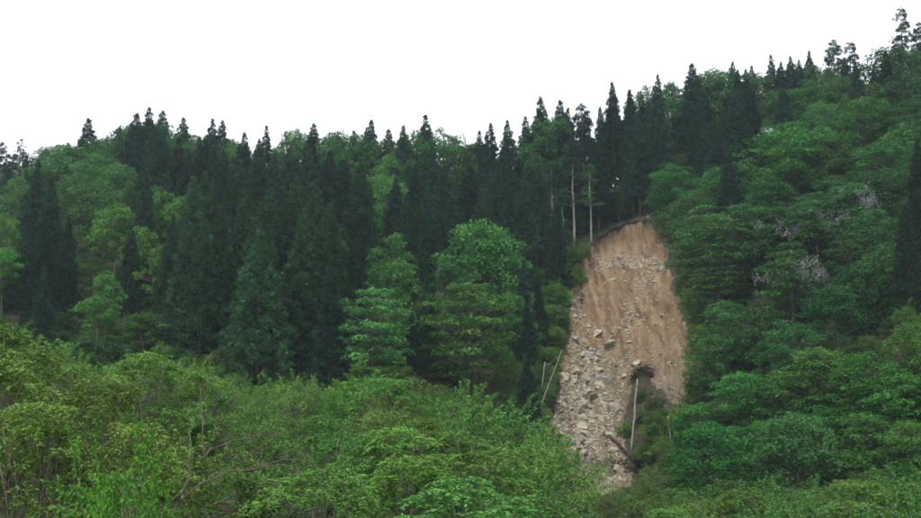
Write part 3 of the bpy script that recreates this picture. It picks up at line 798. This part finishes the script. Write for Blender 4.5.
# the closed canopy along the crest, between and behind the listed spires
crest, px = [], -30.0
while px < 940:
    row = float(np.interp(px, SKY_X, SKY_R)) + rnd.uniform(4, 17)
    leafy = rnd.random() < (0.5 if px < 480 or px > 690 else 0.12)
    h = rnd.uniform(11, 14) if leafy else rnd.uniform(15, 18)
    if px > 700: h *= 0.8
    x, y, hh = solve(px, row, h, 150)
    crest.append((px, x, y, min(max(hh, 6), 22), ('dome' if leafy else 'cedar', 'broadleaf_tree' if leafy else 'cedar_tree', h, h * (0.5 if leafy else 0.34), (0.72, 0.8, 0.88) if leafy else DK, 'tree')))
    px += rnd.uniform(11, 19)
for kd, ph, gr in (('dome', 'broadleaf crown filling the crest line between conifers, {} of its kind from the left', 'broadleaf crowns filling the crest'),
                   ('cedar', 'conifer filling the crest line between taller spires, {} of its kind from the left', 'conifers filling the crest')):
    put([c_ for c_ in crest if c_[4][0] == kd], ph, gr)

def mk_cedar(x, y, px):
    H = rnd.uniform(13, 18)
    return 'cedar', 'cedar_tree', H, H * rnd.uniform(0.30, 0.36), DK, 'tree'
put(fill((-100, -38, 104, 150), 5.6, 4.0, mk_cedar), 'half-hidden cedar in the shade of the far left stand, {} from the left', 'half-hidden cedars of the far left')
put(fill((-38, 8, 104, 150), 5.6, 4.0, mk_cedar), 'half-hidden cedar low in the middle stand, {} from the left', 'half-hidden cedars of the middle stand')
put(fill((-110, -35, 150, 194), 5.8, 4.0, mk_cedar), 'half-hidden cedar high under the left ridge, {} from the left', 'half-hidden cedars under the left ridge')
put(fill((-35, 52, 150, 186), 5.6, 4.0, mk_cedar), 'half-hidden cedar high behind the slide, {} from the left', 'half-hidden cedars behind the slide')
def mk_broad(x, y, px):
    H = rnd.uniform(7, 10)
    return rnd.choice(('dome', 'dome', 'tier', 'egg')), 'broadleaf_tree', H, H * rnd.uniform(0.75, 1.0), tuple(c_ * rnd.uniform(0.8, 1.1) for c_ in (0.72, 0.80, 0.88)), 'tree'
put(fill((24, 60, 76, 176), 5.6, 4.2, mk_broad), 'half-hidden leafy tree on the slope right of the slide, {} from the left', 'half-hidden trees right of the slide')
put(fill((60, 112, 62, 172), 6.5, 4.6, mk_broad), 'half-hidden leafy tree towards the right edge, {} from the left', 'half-hidden trees by the right edge')
def mk_bush(x, y, px):
    H = rnd.uniform(2.0, 4.2)
    return rnd.choice(('bush', 'bush', 'fine')), 'leafy_shrub', H, H * rnd.uniform(0.95, 1.3), tuple(c_ * rnd.uniform(0.75, 1.05) for c_ in (0.66, 0.80, 0.78)), 'shrub'
put(fill((-62, 6, 90, 103), 4.4, 3.0, mk_bush), 'dark green bush along the foot of the cedars, {} from the left', 'bushes along the foot of the cedars')
put(fill((6, 30, 88, 132), 3.5, 2.3, mk_bush), 'bush at the foot of the landslide, {} from the left', 'bushes at the foot of the landslide')
put(fill((30, 60, 52, 84), 4.4, 3.0, mk_bush), 'bush in the hollow below the right-hand wood, {} from the left', 'bushes in the right-hand hollow')
put(fill((8, 34, 132, 176), 3.6, 2.2, mk_bush), 'bush by the upper edge of the landslide, {} from the left', 'bushes by the upper landslide edge')

def mk_under(x, y, px):
    H = rnd.uniform(3.0, 5.5)
    return rnd.choice(('bush', 'egg')), 'understory_tree', H, H * rnd.uniform(0.8, 1.1), tuple(c_ * rnd.uniform(0.7, 1.0) for c_ in (0.66, 0.78, 0.8)), 'tree'
put(fill((-100, -30, 166, 196), 6.0, 2.6, mk_under), 'low leafy tree between cedar trunks on the left ridge, {} from the left', 'low trees on the left ridge')
put(fill((-30, 40, 160, 186), 4.6, 2.4, mk_under), 'low leafy tree between cedar trunks behind the slide, {} from the left', 'low trees behind the slide')
put(fill((-75, -2, 102, 150), 4.6, 2.5, mk_under), 'low leafy tree between the front cedars, {} from the left', 'low trees between the front cedars')
for i, (px, row, h, w, colr) in enumerate([(642, 396, 1.3, 2.2, (0.55, 0.5, 0.5)), (655, 404, 1.5, 2.4, (0.6, 0.52, 0.5)), (640, 418, 1.4, 2.2, (0.6, 0.75, 0.6)), (664, 418, 1.7, 2.6, (0.65, 0.6, 0.55)),
                                           (626, 430, 1.5, 2.2, (0.8, 0.95, 0.7)), (652, 432, 1.9, 2.8, (0.7, 0.85, 0.7)), (676, 426, 2.6, 3.4, (0.8, 0.85, 0.75)), (688, 418, 2.8, 3.4, (0.85, 0.8, 0.75)),
                                           (645, 456, 1.9, 2.6, (0.7, 0.7, 0.62)), (664, 450, 2.7, 3.4, (0.85, 0.95, 0.75)), (657, 480, 2.6, 3.4, (0.85, 0.95, 0.75)), (644, 494, 1.9, 2.8, (0.85, 0.95, 0.75))]):
    p_ = drop(px, row + h * 4, ground0, 80)
    plant('bush', 'leafy_shrub', p_[0], p_[1], h, f'bush of the green island inside the scar, {ordinal(i + 1)} from its top', 'shrub', 'bushes of the green island', w, colr)

put(fill((20, 50, 166, 186), 3.2, 1.8, mk_under), 'low leafy tree on the rise just right of the slide head, {} from the left', 'low trees right of the slide head')
put(fill((-60, -20, 96, 128), 3.6, 1.7, mk_bush), 'bush among the trunks at the foot of the left stand, {} from the left', 'bushes among the left trunks')
put(fill((2, 26, 172, 190), 3.0, 1.6, mk_under), 'low leafy tree behind the slender pines, {} from the left', 'low trees behind the slender pines')
put(fill((36, 66, 72, 112), 4.0, 2.2, mk_bush), 'bush under the trees of the right-hand slope, {} from the left', 'bushes under the right-hand trees')
put(fill((-20, 8, 84, 108), 3.4, 1.9, mk_bush), 'bush below the bright layered trees, {} from the left', 'bushes below the bright layered trees')

for side, items in (('left', [(578, 262, 2.4), (568, 258, 3.2), (571, 280, 2.2), (561, 276, 3.0), (563, 298, 2.4), (554, 296, 3.2), (560, 318, 2.2), (551, 318, 3.0), (557, 336, 2.4), (548, 340, 3.0), (551, 358, 2.6), (546, 376, 2.6), (585, 250, 2.0)]),
                    ('right', [(692, 300, 2.4), (698, 318, 2.6), (699, 336, 2.4), (701, 356, 2.6), (699, 374, 2.4), (697, 392, 2.6), (683, 284, 2.0)])):
    for i, (px, row, h) in enumerate(sorted(items, key=lambda t_: t_[1])):
        p_ = drop(px, row + 8, ground0, 80)
        plant('bush', 'leafy_shrub', p_[0], p_[1], h, f'bush clinging to the {side} rim of the scar, {ordinal(i + 1)} from the top', 'shrub', f'bushes on the {side} rim', h * 1.25, tuple(c_ * rnd.uniform(0.8, 1.1) for c_ in (0.95, 1.1, 0.85)))

# low leaves that cover the forest floor
g = np.random.default_rng(77)
n_ = 150000
ux, uy = g.uniform(-105, 115, n_), g.uniform(48, 188, n_)
keep = (np.abs(ux) < 0.5 * uy + 6) & (fbm(ux / 4, uy / 4, 61, 3) + g.normal(0, 0.25, n_) > -0.15)
ux, uy = ux[keep], uy[keep]
sdv = scar_dist(ux, uy)
keep = sdv + fbm(ux / 2, uy / 2, 63, 3) * 0.9 < -0.1
ux, uy = ux[keep], uy[keep]
uz = ground(ux, uy)
hump = np.clip(fbm(ux / 2.2, uy / 2.2, 65, 3), 0, 1) * 1.3
cov = MB()
nn = len(ux)
nrm = unit(UP + g.normal(0, 0.5, (nn, 3)) - np.array([0, 0.4, 0]))
cov.leaves(np.column_stack([ux, uy, uz + 0.05 + hump * g.random(nn)]), unit(np.cross(nrm, g.normal(0, 1, (nn, 3)))), nrm, g.uniform(0.25, 0.5, nn), g.uniform(0.16, 0.32, nn),
           np.clip(0.4 + 0.5 * fbm(ux / 3, uy / 3, 67, 3) + g.normal(0, 0.15, nn), 0, 1))
o = link('undergrowth', cov.mesh('undergrowth', M_COVER)); o['kind'] = 'stuff'
o['label'] = 'low leafy undergrowth covering the forest floor'

# ------------------------------------------------------------------ rocks of the landslide
def hull_mesh(seed, npts, mat, squash=(1, 1, 1), name='boulder'):
    g = np.random.default_rng(seed)
    bm = bmesh.new()
    for p in unit(g.normal(0, 1, (npts, 3))) * g.uniform(0.75, 1.0, (npts, 1)):
        bm.verts.new(p * np.array(squash))
    r_ = bmesh.ops.convex_hull(bm, input=bm.verts)
    bmesh.ops.delete(bm, geom=[e for e in r_['geom_interior'] if isinstance(e, bmesh.types.BMVert)], context='VERTS')
    me = bpy.data.meshes.new(name); bm.to_mesh(me); bm.free()
    me.materials.append(mat)
    return me
ROCKS = [hull_mesh(400 + k, 15, M_ROCK, (1.15, 0.8, 0.62)) for k in range(9)]

def rock_density(px, row):
    lower = sstep(318, 362, row) * sstep(650, 600, px) * (0.65 + 0.35 * sstep(610, 575, px))
    band = np.exp(-((row - 263) / 6.5) ** 2) * sstep(586, 600, px) * sstep(682, 668, px) * 0.9
    streak = np.exp(-((px - (652 - (row - 262) * 0.40)) / 9) ** 2) * sstep(262, 275, row) * sstep(380, 330, row) * 0.45
    left = sstep(592, 574, px) * sstep(262, 285, row) * 0.55
    return np.maximum.reduce([lower, band, streak, left, np.full(np.shape(px), 0.055)])

g = np.random.default_rng(91)
def scatter(n):
    x, y = g.uniform(sx0, sx1, n), g.uniform(sy0, sy1, n)
    d = scar_dist(x, y)
    z = ground(x, y)
    px, row = project((x, y, z))
    ok = (d > 0.35) & (g.random(n) < rock_density(px, row))
    return x[ok], y[ok], z[ok], px[ok], row[ok]
bx_, by_, bz_, bp_, br_ = scatter(3000)
order = np.arange(min(270, len(bx_)))
bands = [(0, 275, 'on the ledge across the upper scar'), (275, 335, 'lying on the middle of the bare slope'), (335, 375, 'in the upper part of the rock fall'), (375, 400, 'in the thick of the rock fall'),
         (400, 422, 'low in the rock fall'), (422, 446, 'near the foot of the rock fall'), (446, 600, 'at the very foot of the landslide')]
sizes = np.where(br_ > 330, g.uniform(0.32, 0.80, len(bx_)) * np.where(g.random(len(bx_)) < 0.16, 1.7, 1.0), g.uniform(0.25, 0.6, len(bx_)))
for r0_, r1_, where in bands:
    ids = sorted([i for i in order if r0_ <= br_[i] < r1_], key=lambda i: bp_[i])
    for k, i in enumerate(ids):
        o = link('boulder', ROCKS[int(g.integers(len(ROCKS)))])
        s_ = sizes[i]
        o.location = (bx_[i], by_[i], bz_[i] - 0.04 * s_)
        o.rotation_euler = (g.uniform(-0.6, 0.9), g.uniform(-0.5, 0.5), g.uniform(0, 6.28))
        o.scale = (s_ * g.uniform(0.8, 1.3), s_ * g.uniform(0.8, 1.2), s_ * g.uniform(0.8, 1.2))
        tag(o, f'pale angular boulder {where}, {ordinal(k + 1)} from the left', 'boulder', 'boulders of the landslide')
# rubble between the boulders
rub = MB()
x, y, z, _, _ = scatter(34000)
protos = []
for me in ROCKS[:6]:
    v_ = np.empty(len(me.vertices) * 3, np.float32); me.vertices.foreach_get('co', v_)
    protos.append((v_.reshape(-1, 3), np.array([list(p_.vertices) for p_ in me.polygons])))
for i in range(min(len(x), 4600)):
    v_, t_ = protos[i % 6]
    R_ = np.array(Euler((g.uniform(0, 6), g.uniform(0, 6), g.uniform(0, 6))).to_matrix())
    rub.add(v_ @ R_.T * g.uniform(0.07, 0.30) ** 1.0 + np.array([x[i], y[i], z[i]]), None, t_)
o = link('rubble', rub.mesh('rubble', M_ROCK)); o['kind'] = 'stuff'; o['label'] = 'broken stones and grit strewn between the boulders'

for px, row, w, hgt, mat, lab in [(586, 356, 3.3, 1.7, M_GREYROCK, 'flat grey rock slab at the left edge of the rock fall'),
                                  (601, 383, 3.0, 2.3, M_GREYROCK, 'bluish grey bedrock block in the middle of the rock fall'),
                                  (613, 412, 2.8, 2.9, M_ROCK, 'tan bedrock knob below the bluish block'),
                                  (572, 303, 1.9, 1.3, M_ROCK, 'whitish boulder on the left rim of the scar'),
                                  (577, 434, 2.0, 1.6, M_ROCK, 'large pale boulder low in the rock fall near its left side'),
                                  (619, 470, 1.7, 1.3, M_ROCK, 'pinkish pale boulder at the foot of the scar'),
                                  (583, 405, 1.6, 1.3, M_ROCK, 'squarish pale boulder left of the tan knob'),
                                  (663, 268, 2.0, 1.0, M_GREYROCK, 'grey ledge stone at the right end of the upper ledge')]:
    p = drop(px, row, ground, 80)
    o = link('rock_slab' if mat is M_GREYROCK else 'boulder', hull_mesh(int(px * 7 + row), 34, mat, (w / 2, 0.9, hgt / 2)))
    o.location = (p[0], p[1] + 0.25, p[2] + 0.05); o.rotation_euler = (0.45, g.uniform(-0.2, 0.2), g.uniform(-0.3, 0.3))
    tag(o, lab, 'rock')

# ------------------------------------------------------------------ dead wood, roots and brush
def wood_thing(name, label, cat, a, b, r0, r1, mat, stubs=0, sag=0.0, seed=0, part='trunk'):
    g = np.random.default_rng(seed)
    root = link(name, None); root.location = a; tag(root, label, cat)
    mb = MB()
    d = np.asarray(b) - np.asarray(a)
    n = 9
    p = curve(np.zeros(3), d, sag, n, g, 0.004 * np.linalg.norm(d))
    mb.tube(p, np.linspace(r0, r1, n), 8)
    link(part, mb.mesh(part, mat, True), root)
    for k in range(stubs):
        i = int(g.integers(3, n - 1))
        q_ = p[i] + unit(g.normal(0, 1, 3) + d / np.linalg.norm(d) * 0.6) * g.uniform(0.4, 1.3)
        sb = MB(); sb.tube(curve(p[i], q_, 0.05, 4, g), np.linspace(r1 * 0.7, 0.012, 4), 5)
        link('branch_stub', sb.mesh('branch_stub', mat, True), root)
    return root
def at(px, row, dist):
    u, yy, zz = ray(px, row)
    return np.array([u / yy * dist, dist, zz / yy * dist])
p = drop(631, 452, ground, 80)
wood_thing('dead_tree', 'pale bare dead trunk standing in the green island', 'dead tree', p - np.array([0, 0, 0.4]), at(637.5, 379, p[1] + 0.6), 0.13, 0.08, M_PALEBARK, 4, seed=5)
a, b = drop(609, 440, ground, 80), drop(640, 468, ground, 80)
wood_thing('fallen_log', 'dark fallen log lying aslant at the foot of the scar', 'log', b + UP * 0.25, a + UP * 0.5, 0.26, 0.16, M_DARKWOOD, 3, seed=6)
ya = drop(540, 404, ground, 80)[1] - 3.0
a = at(538, 410, ya); a[2] = min(a[2], gz_at(a[0], ya) + 0.3)
wood_thing('leaning_log', 'thin grey trunk leaning along the left edge of the scar', 'log', a, at(562, 350, ya + 4.0), 0.11, 0.05, M_GREYBARK, 3, seed=7)
for i, (px0, r0_, px1, r1_, lab) in enumerate([(672, 448, 668, 416, 'thin pale stem in the bushes right of the dead trunk'), (697, 440, 703, 402, 'brownish dead stem right of the green island'),
                                            (565, 243, 562, 206, 'slim pale trunk left of the slide head, the shorter of two'), (541, 392, 545, 362, 'short grey stem beside the leaning trunk')]):
    p = drop(px0, r0_, ground, 70)
    wood_thing('dead_sapling', lab, 'dead tree', p - UP * 0.3, at(px1, r1_, p[1] + 0.3), 0.11, 0.05, M_PALEBARK if i != 1 else M_GREYBARK, 2, seed=20 + i)
p = drop(648, 223, ground, 100)
wood_thing('stump', 'small pale broken stump on the rim of the slide head', 'stump', p - UP * 0.3, p + np.array([0.05, 0, 1.1]), 0.20, 0.15, M_PALEBARK, 0, seed=30)

def root_mat(label, pixels, lift, thick, nroots, seed):
    """the torn edge of turf and roots hanging over bare soil"""
    g = np.random.default_rng(seed)
    pts = np.array([drop(a_, b_, ground0, 80) for a_, b_ in pixels])
    base = pts.mean(0)
    t = np.linspace(0, 1, len(pts)); tt = np.linspace(0, 1, 46)
    line = np.column_stack([np.interp(tt, t, pts[:, k]) for k in range(3)]) - base
    line[:, 2] += lift + g.normal(0, 0.16, 46); line[:, 1] += g.normal(0, 0.22, 46)
    root = link('root_mat', None); root.location = base; tag(root, label, 'roots')
    mb = MB(); mb.tube(line, thick * g.uniform(0.35, 1.25, 46), 8)
    link('turf_lip', mb.mesh('turf_lip', M_DARKWOOD), root)
    mb = MB()
    for k in range(nroots):
        a_ = line[g.integers(46)] + g.normal(0, 0.15, 3)
        b_ = a_ + np.array([g.normal(0, 0.6), -g.uniform(0.1, 0.7), -g.uniform(0.3, 1.7)])
        mb.tube(curve(a_, b_, 0.15, 5, g, 0.08), np.linspace(g.uniform(0.03, 0.07), 0.01, 5), 4)
    link('roots', mb.mesh('roots', M_DARKWOOD), root)
    mb = MB(); n = nroots * 2
    c_ = line[g.integers(46, size=n)] + g.normal(0, 0.35, (n, 3)) * np.array([1, 1, 0.7]) + UP * 0.25
    nr = unit(UP + g.normal(0, 0.6, (n, 3)))
    mb.leaves(c_, unit(g.normal(0, 1, (n, 3))), nr, g.uniform(0.15, 0.4, n), g.uniform(0.08, 0.2, n), np.clip(g.normal(0.3, 0.2, n), 0, 1))
    link('leaf_litter', mb.mesh('leaf_litter', M_DARKWOOD), root)['kind'] = 'stuff'
root_mat('dark overhanging turf and roots along the slide head', [(588, 252), (596, 240), (610, 231), (626, 225), (640, 222), (654, 222)], 0.15, 0.34, 90, 3)
root_mat('dark root clump over the hollow behind the dead trunk', [(633, 380), (637, 374), (645, 372), (651, 377)], 0.25, 0.34, 110, 4)
root_mat('dark brushy roots hanging at the lower left rim', [(551, 412), (553, 398), (558, 384)], 0.1, 0.4, 60, 8)

def brush(label, px, row, n, spread, length, seed, mat=M_GREYBARK):
    g = np.random.default_rng(seed)
    p = drop(px, row, ground, 80)
    mb = MB()
    for k in range(n):
        a_ = g.normal(0, 1, 3) * np.array([spread, spread * 0.5, 0.15])
        a_[2] += gz_at(p[0] + a_[0], p[1] + a_[1]) - p[2]
        d_ = unit(g.normal(0, 1, 3) * np.array([1, 0.6, 0.6]) + UP * 0.5) * g.uniform(0.4, 1) * length
        mb.tube(curve(a_, a_ + d_, 0.08, 5, g, 0.06), np.linspace(g.uniform(0.02, 0.06), 0.008, 5), 4)
    o = link('brushwood', mb.mesh('brushwood', mat)); o.location = p; o['kind'] = 'stuff'; o['label'] = label
brush('tangle of dead grey branches at the slide foot', 602, 471, 170, 1.3, 2.6, 51)
brush('brown twigs among the bushes of the green island', 650, 412, 240, 1.6, 1.6, 52)
brush('dark tangle of roots and twigs at the top of the island', 641, 376, 140, 0.8, 1.1, 55, M_DARKWOOD)
brush('twigs and roots round the fallen log', 632, 470, 160, 1.2, 1.6, 56, M_DARKWOOD)
brush('dry brown twigs at the right of the island', 690, 412, 150, 1.4, 2.3, 53)
brush('dark twigs on the lower left rim of the scar', 545, 405, 120, 1.0, 2.0, 54, M_DARKWOOD)

# pale hanging blossom on the grey-green trees at the right
for o in [o_ for o_ in bpy.data.objects if o_.get('group') == 'blossom-hung trees on the right']:
    g = np.random.default_rng(int(abs(o.location.x) * 100))
    cr = [c_ for c_ in o.children if c_.name.startswith('crown')][0]
    Rw, Hh = cr.scale.x * 3.2, cr.scale.z * 13.0
    mb = MB()
    for k in range(26):
        az, t = g.uniform(0, 6.28), g.uniform(0.35, 0.92)
        if g.random() < 0.6: az, t = g.normal(-1.3, 0.5), g.normal(0.66, 0.1)
        r_ = Rw * 1.02 * math.sin(math.pi * min(1, max(0.05, (t - 0.12) / 0.88 * 0.86 + 0.12))) ** 0.6
        c_ = np.array([math.cos(az) * r_, math.sin(az) * r_, Hh * t])
        m_ = 30
        pos = c_ + g.normal(0, 1, (m_, 3)) * np.array([0.26, 0.26, 0.34])
        mb.leaves(pos, unit(g.normal(0, 0.6, (m_, 3)) - UP), unit(g.normal(0, 1, (m_, 3))), 0.22, 0.10, g.random(m_))
    b_ = link('blossom', mb.mesh('blossom', M_BLOSSOM), o); b_['label'] = 'pale lavender hanging blossom'

# bare forked branches in the near shrubs
def bare_shrub(label, pixels, dist, r0, seed):
    g = np.random.default_rng(seed)
    pts = np.array([at(a_, b_, dist + k * 0.15) for k, (a_, b_) in enumerate(pixels)])
    foot = pts[0].copy(); foot[2] = gz_at(foot[0], foot[1]) - 0.2
    pts = np.vstack([foot, pts])
    root = link('bare_shrub', None); root.location = foot; tag(root, label, 'shrub', 'bare branches in the foreground')
    t = np.linspace(0, 1, len(pts)); tt = np.linspace(0, 1, 14)
    line = np.column_stack([np.interp(tt, t, pts[:, k]) for k in range(3)]) - foot
    line[1:-1] += g.normal(0, 0.02, (12, 3))
    mb = MB(); mb.tube(line, np.linspace(r0, r0 * 0.25, 14), 6)
    link('stem', mb.mesh('stem', M_BARK, True), root)
    for k in range(3):
        i = int(g.integers(6, 13))
        d_ = line[i] - line[i - 2]
        b_ = line[i] + unit(unit(d_) + g.normal(0, 0.55, 3) + UP * 0.2) * g.uniform(0.5, 1.4)
        mb = MB(); mb.tube(curve(line[i], b_, 0.06, 6, g, 0.03), np.linspace(r0 * 0.45, 0.005, 6), 5)
        link('twig', mb.mesh('twig', M_BARK, True), root)
bare_shrub('curved bare grey branch in the middle of the near shrubs', [(158, 514), (186, 488), (196, 462), (212, 446)], 15.0, 0.030, 1)
bare_shrub('long bare branch slanting right through the near shrubs', [(168, 516), (196, 486), (240, 470), (278, 462)], 16.0, 0.026, 2)
bare_shrub('dark upright bare stem among the left saplings', [(38, 500), (48, 440), (56, 385)], 17.5, 0.022, 3)
bare_shrub('bare stem leaning left in the lower left corner', [(22, 510), (40, 470), (24, 420)], 17.0, 0.022, 4)

# ------------------------------------------------------------------ thin damp air
hz = bmesh.new()
bmesh.ops.create_cube(hz, size=1.0)
me = bpy.data.meshes.new('haze'); hz.to_mesh(me); hz.free()
haze = link('haze', me); haze['kind'] = 'stuff'; haze['label'] = 'thin bluish damp air over the valley'
haze.scale = (3200, 2500, 150); haze.location = (0, 350, 48)
m, N, L, out = new_mat('damp_air')
pv = N.new('ShaderNodeVolumePrincipled')
pv.inputs['Color'].default_value = (0.74, 0.89, 1.0, 1); pv.inputs['Density'].default_value = 0.00018; pv.inputs['Anisotropy'].default_value = 0.2
L.new(pv.outputs[0], out.inputs['Volume'])
me.materials.append(m)
